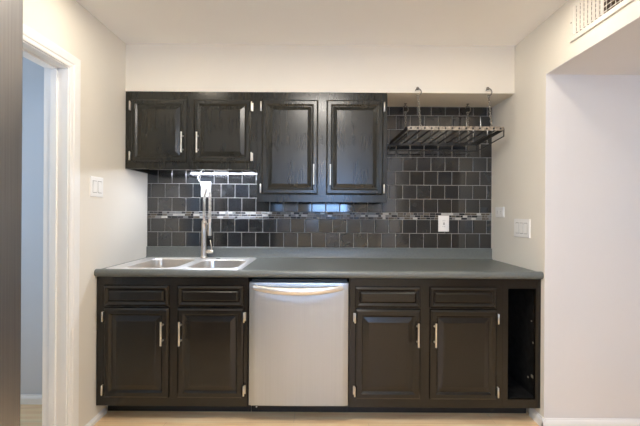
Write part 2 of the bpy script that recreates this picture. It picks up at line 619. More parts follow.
base('baseboard_left', (XL, DX1 + 0.077, 0), (1, 0, 0), (0, 1, 0), 2.16 - DX1 - 0.077, k=0.6)
base('baseboard_right', (XR, AY - 0.0155, 0), (-1, 0, 0), (0, 1, 0), 2.16 - AY + 0.0155)
base('baseboard_dining', (XR - 0.014, AY - 0.0015, 0), (0, -1, 0), (1, 0, 0), 3.6 - XR + 0.014)
base('baseboard_hall', (-3.0, HY, 0), (0, -1, 0), (1, 0, 0), 3.0 + XL - T)

# ------------------------------------------------------------------ tiled backsplash on the back wall
S = F / YB
PITCH = 13.95 / S
X0 = PX(437.3, 223, YB)
ZL = 1.000                      # top of the laminate upstand


def zrow(y):
    return P(437, y, YB).z


g1 = zrow(233.4); m0 = zrow(219.7); m1 = zrow(213.0)
ROW = 13.85 / S
bounds = [(ZL, g1, 0), (g1, m0, 1)]
z = m1; ph = 0
while z < SOF_Z - 0.01:
    bounds.append((z, min(z + ROW, SOF_Z - 0.001), ph)); z += ROW; ph = 1 - ph
bs = thing('tile_backsplash', 'charcoal glazed square tile backsplash covering the back wall above the worktop', 'backsplash', ((XL + XR) / 2, YB, ZL))
obj('grout_bed', bx(XL + 0.001, XR - 0.001, YB - 0.006, YB - 0.0002, ZL, SOF_Z - 0.0005), M['grout'], bs)
G = 0.0034
YT = YB - 0.009


def tile(bm, x0, x1, z0, z1, tilt=0.0035, dome=0.0008):
    ax, az = random.gauss(0, tilt), random.gauss(0, tilt)
    cx, cz = (x0 + x1) / 2, (z0 + z1) / 2
    e = 0.003
    def v(x, z, dy):
        return bm.verts.new((x, YT + dy + ax * (x - cx) + az * (z - cz), z))
    back = [bm.verts.new((x, YB - 0.005, z)) for x, z in ((x0, z0), (x1, z0), (x1, z1), (x0, z1))]
    o = [v(x0, z0, .0022), v(x1, z0, .0022), v(x1, z1, .0022), v(x0, z1, .0022)]
    i = [v(x0 + e, z0 + e, dome * 0.4), v(x1 - e, z0 + e, dome * 0.4), v(x1 - e, z1 - e, dome * 0.4), v(x0 + e, z1 - e, dome * 0.4)]
    for k in range(4):
        l = (k + 1) % 4
        bm.faces.new((back[k], back[l], o[l], o[k]))
        bm.faces.new((o[k], o[l], i[l], i[k]))
    bm.faces.new(i)
    bm.faces.new(list(reversed(back)))


for part in (bounds[:2], bounds[2:]):      # below and above the mosaic band
    bm = bmesh.new()
    for z0, z1, ph in part:
        x = X0 + ph * PITCH / 2
        while x > XL: x -= PITCH
        while x < XR:
            a, b = max(x, XL + 0.002), min(x + PITCH, XR - 0.002)
            if b - a > 0.012:
                tile(bm, a + G / 2, b - G / 2, z0 + G / 2, z1 - G / 2)
            x += PITCH
    obj('field_tiles', bm, M['tile'], bs)
bm = bmesh.new()
rh = (m1 - m0) / 3
for r in range(3):
    x = XL + 0.002 - random.random() * 0.03
    while x < XR - 0.004:
        w = random.choice((0.022, 0.034, 0.046, 0.046))
        a, b = max(x, XL + 0.002), min(x + w, XR - 0.002)
        if b - a > 0.006:
            tile(bm, a + 0.001, b - 0.001, m0 + r * rh + 0.0012, m0 + (r + 1) * rh - 0.0012, 0.02, 0.0005)
        x += w
obj('mosaic_band', bm, M['mosaic'], bs, label='strip of small mixed grey, white and brown mosaic bricks')

# ------------------------------------------------------------------ worktop
CY0 = 2.044                      # front nose
CZ = 0.9165
ct = thing('worktop', 'long dark slate laminate worktop with rounded front edge and upstand', 'countertop', (0, 2.36, 0.88))
CX0, CX1 = XL + 0.003, XR - 0.0015
nose = []
for a in range(0, 181, 20):      # rolled front edge with a small no-drip bump
    t = math.radians(a)
    nose.append((CY0 + 0.0185 - 0.0185 * math.sin(t) , 0.901 - 0.0225 * math.cos(t)))
nose = [(2.105, 0.8775), (CY0 + 0.02, 0.8775)] + nose[1:-1] + [(CY0 + 0.021, 0.9232), (CY0 + 0.030, 0.9225), (CY0 + 0.040, 0.919), (CY0 + 0.050, CZ), (2.105, CZ)]
bm = bmesh.new()
prism_x(bm, nose, CX0, CX1)
HX0, HX1, HY0, HY1 = -1.305, -0.498, 2.105, 2.63
box(bm, CX0, HX0, HY0, 2.668, 0.8775, CZ)
box(bm, HX1, CX1, HY0, 2.668, 0.8775, CZ)
box(bm, HX0, HX1, HY1, 2.668, 0.8775, CZ)
obj('counter_slab', bm, M['counter'], ct, angle=35)
bm = bmesh.new()
prism_x(bm, [(2.6795, CZ - 0.0), (2.6795, ZL), (2.664, ZL), (2.661, ZL - 0.003), (2.661, CZ + 0.014), (2.657, CZ + 0.005), (2.648, CZ)], CX0, CX1)
obj('upstand', bm, M['counter'], ct, angle=35)

# ------------------------------------------------------------------ sink
def rrect(x0, x1, y0, y1, r, n=6):
    pts = []
    for cx, cy, a0 in ((x1 - r, y1 - r, 0), (x0 + r, y1 - r, 90), (x0 + r, y0 + r, 180), (x1 - r, y0 + r, 270)):
        for k in range(n + 1):
            a = math.radians(a0 + 90 * k / n)
            pts.append((cx + r * math.cos(a), cy + r * math.sin(a)))
    return pts


SX0, SX1, SY0, SY1 = -1.321, -0.480, 2.092, 2.648
SZ = CZ + 0.0045
B1 = (-1.236, -0.905, 2.135, 2.575, 0.075)
B2 = (-0.846, -0.520, 2.135, 2.525, 0.075)
sk = thing('double_sink', 'stainless steel double bowl sink set into the left end of the worktop', 'sink', (-0.9, 2.37, CZ))


def loop(bm, pts, z):
    vs = [bm.verts.new((x, y, z)) for x, y in pts]
    es = [bm.edges.new((vs[i], vs[(i + 1) % len(vs)])) for i in range(len(vs))]
    return vs, es


bm = bmesh.new()
vo, eo = loop(bm, rrect(SX0 + 0.006, SX1 - 0.006, SY0 + 0.006, SY1 - 0.006, 0.03), SZ)
ed = list(eo)
bowl_top = []
for B in (B1, B2):
    v, e = loop(bm, rrect(B[0], B[1], B[2], B[3], B[4]), SZ)
    bowl_top.append(v); ed += e
bmesh.ops.triangle_fill(bm, use_beauty=True, use_dissolve=False, edges=ed)
vd, _ = loop(bm, rrect(SX0, SX1, SY0, SY1, 0.034), CZ + 0.0006)
n = len(vo)
for i in range(n):
    bm.faces.new((vo[i], vo[(i + 1) % n], vd[(i + 1) % n], vd[i]))
for B, v in zip((B1, B2), bowl_top):     # turned-down inner lip
    w, _ = loop(bm, rrect(B[0] + 0.004, B[1] - 0.004, B[2] + 0.004, B[3] - 0.004, B[4] - 0.003), SZ - 0.006)
    for i in range(len(v)):
        bm.faces.new((v[i], w[i], w[(i + 1) % len(v)], v[(i + 1) % len(v)]))
obj('rim', bm, M['sink_rim'], sk, angle=40)
for B in (B1, B2):
    bm = bmesh.new()
    rings = []
    for ins, dz in ((0.004, -0.006), (0.008, -0.03), (0.016, -0.155), (0.024, -0.175), (0.040, -0.186), (0.060, -0.190)):
        rings.append(loop(bm, rrect(B[0] + ins, B[1] - ins, B[2] + ins, B[3] - ins, max(0.02, B[4] - ins * 0.6)), SZ + dz)[0])
    for a, b in zip(rings, rings[1:]):
        for i in range(len(a)):
            bm.faces.new((a[i], a[(i + 1) % len(a)], b[(i + 1) % len(a)], b[i]))
    bm.faces.new(rings[-1])
    bo = obj('bowl', bm, M['sink'], sk, angle=60)
    bm = bmesh.new()
    lathe(bm, ((B[0] + B[1]) / 2, (B[2] + B[3]) / 2, SZ - 0.190), [(0.044, 0.0), (0.044, 0.002), (0.038, 0.003), (0.034, 0.001), (0.010, 0.001), (0.006, 0.008)])
    obj('drain', bm, M['steel_bright'], bo, angle=40)
bm = bmesh.new()
lathe(bm, (-0.765, 2.585, SZ), [(0.017, 0), (0.016, 0.0008), (0.004, 0.001)])
obj('hole_cap', bm, M['black'], sk, angle=40, label='dark cap over the spare hole in the sink deck')

# ------------------------------------------------------------------ faucet (spring pull-down, spout swung to the right)
FX, FY = -0.880, 2.605
fz = SZ + 0.0012
fa = thing('spring_faucet', 'tall brushed nickel pull-down spring faucet behind the sink', 'faucet', (FX, FY, fz))
sw = math.radians(32)
dirv = Vector((math.sin(sw), -math.cos(sw), 0))
base_v = Vector((FX, FY, fz))
bm = bmesh.new()
lathe(bm, (FX, FY, fz), [(0.027, 0), (0.027, 0.006), (0.025, 0.010), (0.0225, 0.012), (0.0215, 0.02), (0.0195, 0.18), (0.0180, 0.278), (0.0145, 0.284)])
obj('column', bm, M['faucet'], fa, angle=40)
bm = bmesh.new()
zc_ = fz + 0.048                 # side valve and lever
lathe(bm, (FX + 0.010, FY, zc_), [(0.012, 0), (0.014, 0.003), (0.014, 0.052), (0.012, 0.058)], axis='x')
obj('valve', bm, M['faucet'], fa, angle=40)
bm = bmesh.new()
tube(bm, [(FX + 0.060, FY, zc_ + 0.008), (FX + 0.060, FY - 0.004, zc_ + 0.03), (FX + 0.052, FY - 0.012, zc_ + 0.088)], [0.004, 0.0038, 0.0048], 10)
obj('lever', bm, M['faucet'], fa, smooth=True)
R = 0.085
arch_z = fz + 0.283
straight = 0.155
path = []
for k in range(9):
    path.append(base_v + Vector((0, 0, 0.283 + straight * k / 8)))
for k in range(1, 25):
    a = PI * k / 24
    path.append(base_v + dirv * (R - R * math.cos(a)) + Vector((0, 0, 0.283 + straight + R * math.sin(a))))
head_top = fz + 0.283 + 0.01
for k in range(1, 9):
    path.append(base_v + dirv * (2 * R) + Vector((0, 0, 0.283 + straight - (straight - 0.01) * k / 8)))
bm = bmesh.new()
tube(bm, path, 0.0062, 10)
obj('hose', bm, M['chain'], fa, smooth=True)
# coil
fr = frames(path)
cum = [0.0]
for i in range(1, len(path)): cum.append(cum[-1] + (path[i] - path[i - 1]).length)
tot = cum[-1]
turns = 62
hp = []
N = turns * 9
j = 0
for i in range(N + 1):
    s = tot * i / N
    while j < len(cum) - 2 and cum[j + 1] < s: j += 1
    t = (s - cum[j]) / max(1e-9, cum[j + 1] - cum[j])
    p = fr[j][0].lerp(fr[j + 1][0], t); a = fr[j][2].lerp(fr[j + 1][2], t).normalized(); b = fr[j][3].lerp(fr[j + 1][3], t).normalized()
    th = 2 * PI * turns * i / N
    hp.append(p + a * (0.0098 * math.cos(th)) + b * (0.0098 * math.sin(th)))
bm = bmesh.new()
tube(bm, hp, 0.0022, 5)
obj('spring', bm, M['nickel'], fa, smooth=True)
hd = base_v + dirv * (2 * R)
bm = bmesh.new()
lathe(bm, (hd.x, hd.y, fz + 0.178), [(0.013, 0), (0.0155, 0.003), (0.0150, 0.04), (0.0125, 0.09), (0.0115, 0.117), (0.009, 0.121)])
hobj = obj('spray_head', bm, M['faucet'], fa, angle=40)
bm = bmesh.new()
lathe(bm, (hd.x, hd.y, fz + 0.160), [(0.011, 0), (0.013, 0.002), (0.013, 0.018)])
obj('nozzle', bm, M['black'], hobj, angle=40, label='black spray nozzle')
bm = bmesh.new()
box(bm, hd.x + 0.012, hd.x + 0.020, hd.y - 0.006, hd.y + 0.006, fz + 0.235, fz + 0.275, 0.002)
obj('button', bm, M['black'], hobj)
bm = bmesh.new()                 # docking arm between column and head
za = fz + 0.262
tube(bm, [(FX, FY, za), tuple(base_v + dirv * (R) + Vector((0, 0, 0.262))), (hd.x - dirv.x * 0.012, hd.y - dirv.y * 0.012, za)], 0.0055, 10)
obj('docking_arm', bm, M['faucet'], fa, smooth=True)

# ------------------------------------------------------------------ base cabinets
FYB = 2.070                      # face-frame plane
DYB = FYB - 0.019                # door fronts
TOE_Y = 2.185
CB, CTOP = 0.098, 0.8765         # bottom and top of the face frame
d = DYB


def carcass(x0, x1, yf, yb, z0, z1, t=0.016, floor_z=None):
    bm = bmesh.new()
    box(bm, x0, x0 + t, yf, yb, z0, z1)
    box(bm, x1 - t, x1, yf, yb, z0, z1)
    box(bm, x0 + t, x1 - t, yf, yb, z0 + (floor_z or 0), z0 + (floor_z or 0) + t)
    box(bm, x0 + t, x1 - t, yb - 0.006, yb, z0 + (floor_z or 0) + t, z1)
    return bm


def face_frame(x0, x1, z0, z1, y, holes, t=0.019):
    """frame with rectangular openings (sorted left to right, each with stacked z-ranges)"""
    bm = bmesh.new()
    x = x0
    for (a, b, zs) in holes:
        box(bm, x, a, y, y + t, z0, z1)
        zz = z0
        for q0, q1 in zs:
            box(bm, a, b, y, y + t, zz, q0); zz = q1
        box(bm, a, b, y, y + t, zz, z1)
        x = b
    box(bm, x, x1, y, y + t, z0, z1)
    return bm


DRZ = (0.702, 0.826)             # drawer fronts
DOZ = (0.152, 0.692)             # doors
HDZ = (0.478, 0.619)             # door handles


def px_x(x, z, dd):              # frame x of a point at height z -> world X
    y = 213 - (z - ZC) * F / dd
    return PX(x, y, dd)


def base_door(parent, xa, xb, hx, hinge_side, extra=None):
    x0, x1 = px_x(xa, 0.42, d), px_x(xb, 0.42, d)
    dr = obj('door', raised_panel(x0, x1, DOZ[0], DOZ[1], d), M['paint'], parent)
    h = px_x(hx, 0.55, d - 0.03)
    obj('handle', bar_handle(h, HDZ[0], HDZ[1], d), M['nickel'], dr, angle=40, label='brushed nickel bar handle')
    for z0, z1 in ((DOZ[1] - 0.082, DOZ[1] - 0.022), (DOZ[0] + 0.018, DOZ[0] + 0.078)):
        xx = x0 - 0.004 if hinge_side < 0 else x1 + 0.004
        obj('hinge', hinge(xx, z0, z1, d, hinge_side), M['nickel'], dr, angle=40, label='brushed nickel hinge')
    return x0, x1


def base_drawer(parent, xa, xb):
    x0, x1 = px_x(xa, 0.77, d), px_x(xb, 0.77, d)
    obj('drawer_front', raised_panel(x0, x1, DRZ[0], DRZ[1], d, 0.026, 0.014), M['paint_rail'], parent)


def base_cabinet(name, label, x0, x1, pairs, hz):
    t = thing(name, label, 'cabinet', ((x0 + x1) / 2, FYB + 0.3, 0))
    obj('carcass', carcass(x0 + 0.001, x1 - 0.001, FYB + 0.019, 2.655, CB, CTOP - 0.001, 0.016, 0.02), M['inside'], t)
    holes = []
    for (xa, xb, hx, hs) in pairs:
        a, b = base_door(t, xa, xb, hx, hs)
        base_drawer(t, xa, xb)
        holes.append((a + 0.012, b - 0.012, [(DOZ[0] + 0.012, DOZ[1] - 0.012), (DRZ[0] + 0.012, DRZ[1] - 0.012)]))
    obj('face_frame', face_frame(x0, x1, CB, CTOP, FYB, holes), M['paint_rail'], t)
    obj('toe_kick', bx(x0, x1, TOE_Y, TOE_Y + 0.016, 0.0, CB), M['black'], t)
    return t


LX0, LX1 = XL + 0.004, px_x(247.6, 0.5, FYB)
base_cabinet('sink_base_cabinet', 'dark brown-black two-door base cabinet under the sink, left of the dishwasher', LX0, LX1,
             [(102.8, 168.0, 160.6, -1), (176.6, 243.0, 178.9, 1)], HDZ)
RX0, RX1 = px_x(349.2, 0.5, FYB), px_x(502.5, 0.5, FYB)
base_cabinet('base_cabinet', 'dark brown-black two-door base cabinet between the dishwasher and the open cabinet', RX0, RX1,
             [(355.6, 421.0, 418.7, -1), (430.6, 497.6, 436.2, 1)], HDZ)

# narrow open unit at the right end
OX0, OX1 = RX1 + 0.0008, XR - 0.002
oc = thing('open_cabinet', 'narrow doorless base cabinet with a black empty interior at the right end', 'cabinet', ((OX0 + OX1) / 2, FYB + 0.3, 0))
ha, hb = px_x(508.0, 0.5, FYB), px_x(535.6, 0.5, FYB)
obj('carcass', carcass(OX0 + 0.001, OX1 - 0.001, FYB + 0.019, 2.655, CB, CTOP - 0.001, 0.014, 0.035), M['inside'], oc)
obj('face_frame', face_frame(OX0, OX1, CB, CTOP, FYB, [(ha, hb, [(0.149, 0.818)])]), M['paint'], oc)
obj('toe_kick', bx(OX0, OX1 - 0.015, TOE_Y, TOE_Y + 0.016, 0.0, CB), M['black'], oc)
# paint chips left on the right-hand inside
for zz, yy, w in ((0.47, 2.11, 0.012), (0.255, 2.115, 0.02), (0.235, 2.16, 0.012), (0.20, 2.10, 0.010), (0.60, 2.13, 0.008)):
    bm = bmesh.new()
    box(bm, OX1 - 0.0175, OX1 - 0.0150, yy, yy + w, zz, zz + w * 0.9, 0.0008)
    obj('paint_chip', bm, M['chalk'], oc, label='pale paint chip inside the open cabinet')

# ------------------------------------------------------------------ dishwasher
WX0, WX1 = px_x(248.9, 0.5, 2.045), px_x(348.2, 0.5, 2.045)
dw = thing('dishwasher', 'stainless steel dishwasher with a curved bar handle between the base cabinets', 'dishwasher', ((WX0 + WX1) / 2, 2.35, 0))
obj('tub', bx(WX0 + 0.006, WX1 - 0.006, 2.10, 2.62, 0.10, 0.862), M['black'], dw)
# door skin: gently crowned, scooped below the handle
bm = bmesh.new()
nx, nz = 28, 36
Z0, Z1 = 0.118, 0.850
grid = []
for iz in range(nz + 1):
    v = iz / nz
    row = []
    for ix in range(nx + 1):
        u = ix / nx
        x = WX0 + (WX1 - WX0) * u
        zz = Z0 + (Z1 - Z0) * v
        e = min(u, 1 - u) * (WX1 - WX0)
        y = 2.046 - 0.006 * (1 - (2 * u - 1) ** 2) * 0.5
        if e < 0.006: y += (0.006 - e) * 0.8
        ez = (Z1 - zz)
        if ez < 0.008: y += (0.008 - ez) * 0.6
        # pocket behind the handle, its lower edge a shallow smile
        c = 0.085 * (1 - ((2 * u - 1) * 1.02) ** 2)
        q = (Z1 - 0.024 - zz)
        if 0 < q < c: y += 0.004 * math.sin(PI * q / max(c, 1e-4)) ** 0.8 * min(1, c / 0.05)
        row.append(bm.verts.new((x, y, zz)))
    grid.append(row)
for iz in range(nz):
    for ix in range(nx):
        bm.faces.new((grid[iz][ix], grid[iz][ix + 1], grid[iz + 1][ix + 1], grid[iz + 1][ix]))
rim_loop = grid[0] + [grid[i][nx] for i in range(1, nz + 1)] + grid[nz][::-1][1:] + [grid[i][0] for i in range(nz - 1, 0, -1)]
bk = [bm.verts.new((v.co.x, 2.098, v.co.z)) for v in rim_loop]
n = len(bk)
for i in range(n):
    bm.faces.new((rim_loop[i], bk[i], bk[(i + 1) % n], rim_loop[(i + 1) % n]))
bm.faces.new(bk)
wd = obj('door_panel', bm, M['steel'], dw, angle=50)
bm = bmesh.new()
pts, rr = [], []
hxa, hxb = px_x(252.6, 0.83, 2.0), px_x(343.0, 0.83, 2.0)
for k in range(25):
    u = k / 24
    s = 1 - (2 * u - 1) ** 2
    pts.append((hxa + (hxb - hxa) * u, 2.036 - 0.042 * s ** 0.6, 0.825 - 0.016 * s))
    rr.append(0.0135 + 0.0085 * s ** 0.8)
tube(bm, pts, rr, 14, squash=(1.0, 0.62))
for xx in (hxa + 0.012, hxb - 0.012):
    box(bm, xx - 0.012, xx + 0.012, 2.030, 2.052, 0.815, 0.835, 0.003)
obj('handle', bm, M['steel_bright'], dw, angle=50, label='polished curved bar handle')
obj('toe_panel', bx(RX0 - (WX1 - WX0) - 0.016, RX0 - 0.001, 2.178, 2.195, 0.004, 0.112), M['black'], dw, label='black toe panel')
bm = bmesh.new()
lathe(bm, (px_x(256.5, 0.04, 2.178), 2.178, 0.035), [(0.005, 0), (0.005, -0.002), (0.003, -0.003)], 12, 'y')
obj('screw', bm, M['nickel'], dw, label='small bright screw')

# ------------------------------------------------------------------ wall cabinets
UYF = SOF_Y
UD = UYF - 0.019
UTOP = SOF_Z - 0.001


def wall_cabinet(name, label, x0, x1, zb, doors, dz, hz, light_recess):
    t = thing(name, label, 'cabinet', ((x0 + x1) / 2, 2.52, zb))
    bm = bmesh.new()
    yb = YB - 0.0105
    box(bm, x0, x0 + 0.014, UYF + 0.019, yb, zb, UTOP); box(bm, x1 - 0.014, x1, UYF + 0.019, yb, zb, UTOP)
    box(bm, x0 + 0.014, x1 - 0.014, UYF + 0.019, yb, UTOP - 0.014, UTOP)
    box(bm, x0 + 0.014, x1 - 0.014, yb - 0.006, yb, zb + light_recess + 0.012, UTOP - 0.014)
    obj('carcass', bm, M['paint_upper'], t)
    obj('bottom_panel', bx(x0 + 0.014, x1 - 0.014, UYF + 0.019, yb, zb + light_recess, zb + light_recess + 0.012), M['underside'], t)
    holes = []
    for xa, xb, hx, hs in doors:
        zm = (dz[0] + dz[1]) / 2
        a, b = px_x(xa, zm, UD), px_x(xb, zm, UD)
        dr = obj('door', raised_panel(a, b, dz[0], dz[1], UD, 0.044, 0.030), M['paint_upper'], t)
        obj('handle', bar_handle(px_x(hx, hz[0], UD - 0.03), hz[0], hz[1], UD), M['nickel'], dr, angle=40, label='brushed nickel bar handle')
        for z0, z1 in ((dz[1] - 0.080, dz[1] - 0.016), (dz[0] + 0.010, dz[0] + 0.072)):
            xx = a - 0.004 if hs < 0 else b + 0.004
            obj('hinge', hinge(xx, z0, z1, UD, hs), M['nickel'], dr, angle=40, label='brushed nickel hinge')
        holes.append((a + 0.012, b - 0.012, [(dz[0] + 0.012, dz[1] - 0.012)]))
    obj('face_frame', face_frame(x0, x1, zb, UTOP, UYF, holes), M['paint_upper'], t)
    return t


UX = px_x(257.4, 1.8, UYF)
wall_cabinet('wall_cabinet', 'short black two-door wall cabinet above the sink, at the left wall', XL + 0.002, UX - 0.0005, 1.566,
             [(130.3, 186.2, 181.0, -1), (193.2, 250.8, 196.4, 1)], (1.611, 2.044), (1.672, 1.813), 0.034)
wall_cabinet('wall_cabinet', 'tall black two-door wall cabinet hanging lower, left of the hanging rack', UX + 0.0005, px_x(387.2, 1.8, UYF), 1.343,
             [(261.4, 318.2, 313.6, -1), (326.2, 383.6, 330.2, 1)], (1.394, 2.046), (1.457, 1.599), 0.03)

# under-cabinet light: slim white housing with a glowing diffuser
lx0, lx1 = -1.07, UX - 0.03
lt = thing('under_cabinet_light', 'slim lit white strip light under the short wall cabinet', 'light', ((lx0 + lx1) / 2, 2.58, 1.575))
obj('housing', bx(lx0, lx1, 2.47, 2.56, 1.590, 1.5995, 0.003), M['trim'], lt)
obj('diffuser', bx(lx0 + 0.012, lx1 - 0.008, 2.503, 2.528, 1.585, 1.5905), M['led_glow'], lt)

# ------------------------------------------------------------------ wall plates
def plate_on(parent, o, u, n, w, h, t=0.006, mat='plate', name='cover_plate'):
    """bevelled plate centred at o; u = width direction, n = outward normal, z up"""
    bm = bmesh.new()
    o, u, n = Vector(o), Vector(u), Vector(n)
    up = Vector((0, 0, 1))
    e = 0.004
    rings = []
    for ins, dep in ((0, 0), (0, t * 0.4), (e, t)):
        rings.append([bm.verts.new(o + u * sx * (w / 2 - ins) + up * sz * (h / 2 - ins) + n * dep) for sx, sz in ((-1, -1), (1, -1), (1, 1), (-1, 1))])
    for a, b in zip(rings, rings[1:]):
        for k in range(4): bm.faces.new((a[k], a[(k + 1) % 4], b[(k + 1) % 4], b[k]))
    bm.faces.new(rings[-1]); bm.faces.new(list(reversed(rings[0])))
    return obj(name, bm, M[mat], parent)


def pbox(o, u, n, a0, a1, z0, z1, d0, d1, tilt=0.0):
    bm = bmesh.new()
    o, u, n = Vector(o), Vector(u), Vector(n)
    up = Vector((0, 0, 1))
    vs = []
    for a in (a0, a1):
        for dd in (d0, d1):
            for zz, ex in ((z0, -tilt), (z1, tilt)):
                vs.append(bm.verts.new(o + u * a + up * zz + n * (dd + (ex if dd == d1 else 0))))
    for q in [(0, 1, 3, 2), (4, 6, 7, 5), (0, 4, 5, 1), (2, 3, 7, 6), (0, 2, 6, 4), (1, 5, 7, 3)]:
        bm.faces.new([vs[i] for i in q])
    return bm


def switch_plate(label, o, u, n, gangs, w, h):
    t = thing('switch_plate', label, 'light switch', o)
    plate_on(t, o, u, n, w, h)
    for k in range(gangs):
        c = (k - (gangs - 1) / 2) * 0.046
        obj('rocker_shade_rim', pbox(o, u, n, c - 0.0185, c + 0.0185, -0.036, 0.036, 0.004, 0.0064), M['plate_gap'], t)  # dark rim paints in the shadow line round the rocker
        obj('rocker', pbox(o, u, n, c - 0.0165, c + 0.0165, -0.033, 0.033, 0.004, 0.0085, 0.0018 * (1 if k % 2 else -1)), M['plate'], t)
    return t


def on_left(x, y):
    dd = XL * F / (x - 320.0)
    return Vector((XL, dd, P(x, y, dd).z))


def on_right(x, y):
    dd = XR * F / (x - 320.0)
    return Vector((XR, dd, P(x, y, dd).z))


switch_plate('white double switch plate on the left wall beside the doorway', on_left(96.2, 187), (0, -1, 0), (1, 0, 0), 2, 0.120, 0.122)
switch_plate('white triple rocker switch plate on the right wall above the worktop', on_right(522.3, 228.2), (0, 1, 0), (-1, 0, 0), 3, 0.180, 0.122)


def outlet(name, label, o, u, n, w, h, kind):
    t = thing(name, label, 'outlet', o)
    plate_on(t, o, u, n, w, h)
    if kind == 'v':
        obj('socket_face', pbox(o, u, n, -0.0175, 0.0175, -0.034, 0.034, 0.004, 0.0078), M['plate'], t)
        for zc in (-0.022, 0.022):
            for a in (-0.007, 0.007):
                obj('slot', pbox(o, u, n, a - 0.0012, a + 0.0012, zc - 0.004, zc + 0.004, 0.0075, 0.0081), M['black_slot'], t)
        for zc in (-0.0045, 0.0045):
            obj('test_button', pbox(o, u, n, -0.007, 0.007, zc - 0.003, zc + 0.003, 0.0075, 0.0092), M['plate_gap'], t)
    else:
        for c in (-0.024, 0.024):
            f = obj('socket_face', pbox(o, u, n, c - 0.017, c + 0.017, -0.016, 0.016, 0.004, 0.0078), M['plate'], t)
            for a in (-0.006, 0.006):
                obj('slot', pbox(o, u, n, c - 0.004, c + 0.004, a - 0.001, a + 0.001, 0.0075, 0.0081), M['black_slot'], f)
    return t


TF = YT                          # tile face
o1 = P(443.6, 223.6, YT); o1.y = YT + 0.0005
outlet('wall_outlet', 'white outlet plate on the mosaic band, right of the tall wall cabinet', o1, (1, 0, 0), (0, -1, 0), 0.084, 0.125, 'v')
o2 = on_right(500.1, 212.2)
outlet('wall_outlet', 'small sideways white outlet on the right wall beside the tiles', o2, (0, 1, 0), (-1, 0, 0), 0.122, 0.078, 'h')
o3 = P(206.0, 189.3, YT); o3.y = YT + 0.0005
outlet('wall_outlet', 'white outlet plate behind the faucet, cord plugged in', o3, (1, 0, 0), (0, -1, 0), 0.078, 0.118, 'v')
# plug and cord from the outlet up to the strip light
pc = thing('power_cord', 'white cord with plug running from outlet behind faucet to strip light', 'cord', (o3.x, YT - 0.01, o3.z))
bm = bmesh.new()
tube(bm, [(o3.x - 0.028, YT - 0.016, o3.z + 0.045), (o3.x - 0.045, YT - 0.022, o3.z + 0.062), (o3.x - 0.052, YT - 0.024, o3.z + 0.095),
          (o3.x - 0.035, YT - 0.026, o3.z + 0.13), (o3.x - 0.012, YT - 0.036, o3.z + 0.150), (o3.x + 0.0, 2.632, 1.590)], 0.0032, 8)
obj('cable', bm, M['cord'], pc, smooth=True)
obj('plug', bx(o3.x - 0.032, o3.x - 0.004, YT - 0.030, YT - 0.0075, o3.z + 0.018, o3.z + 0.050, 0.004), M['plate'], pc)

# ------------------------------------------------------------------ hanging pot rack
FL, FR = Vector((0.592, 2.335, 1.850)), Vector((1.248, 2.335, 1.850))
BL, BR = Vector((0.523, 2.590, 1.795)), Vector((1.182, 2.590, 1.795))
rk = thing('hanging_pot_rack', 'black iron pot rack hanging on hooks and chains from the soffit at right', 'pot rack', (FL + FR + BL + BR) / 4)


def bar(bm, a, b, hx, hz, mi=0):
    """flat bar from a to b, hx thick, hz tall"""
    a, b = Vector(a), Vector(b)
    t = (b - a).normalized()
    side = t.cross(Vector((0, 0, 1))).normalized()
    up = side.cross(t).normalized()
    va = [bm.verts.new(a + side * s * hx / 2 + up * w * hz / 2) for s, w in ((-1, -1), (1, -1), (1, 1), (-1, 1))]
    vb = [bm.verts.new(b + side * s * hx / 2 + up * w * hz / 2) for s, w in ((-1, -1), (1, -1), (1, 1), (-1, 1))]
    for k in range(4): bm.faces.new((va[k], va[(k + 1) % 4], vb[(k + 1) % 4], vb[k]))
    bm.faces.new(list(reversed(va))); bm.faces.new(vb)


bm = bmesh.new()
bar(bm, FL, FR, 0.006, 0.026)
fb = obj('front_band', bm, M['rack_band'], rk, label='lighter mottled front band')
for k in range(14):              # studs along the band
    p = FL.lerp(FR, (k + 0.5) / 14)
    bm = bmesh.new()
    lathe(bm, (p.x, p.y - 0.003, p.z), [(0.007, 0), (0.007, -0.002), (0.003, -0.005)], 8, 'y')
    obj('stud', bm, M['rack_black'], fb)
bm = bmesh.new()
bar(bm, BL, BR, 0.006, 0.022); bar(bm, FL, BL, 0.006, 0.024); bar(bm, FR, BR, 0.006, 0.024)
dz = Vector((0, 0, -0.052))
for a, b in ((BL, BR), (FL, BL), (FR, BR)):
    tube(bm, [a + dz, b + dz], 0.004, 8)
for p in (FL, FR, BL, BR): tube(bm, [p, p + dz], 0.004, 8)
obj('frame', bm, M['rack_black'], rk)
for k in range(10):
    u = (k + 0.6) / 10.2
    bm = bmesh.new()
    bar(bm, FL.lerp(FR, u), BL.lerp(BR, u), 0.011, 0.005)
    obj('crossbar', bm, M['rack_black'], rk)
for k in range(7):               # pot hooks on the rear rail
    p = BL.lerp(BR, (k + 0.5) / 7.5) + dz
    bm = bmesh.new()
    pts = [p + Vector((0, 0.0, 0.006))] + [p + Vector((0.004, -0.006 - 0.004 * i, -0.008 * i)) for i in range(1, 4)]
    c = pts[-1] + Vector((0, -0.013, 0))
    pts += [c + Vector((0.012 * i / 6, 0.013 * math.cos(PI * i / 6), -0.013 * math.sin(PI * i / 6))) for i in range(1, 7)]
    tube(bm, pts, 0.0028, 6)
    obj('pot_hook', bm, M['rack_black'], rk, smooth=True)


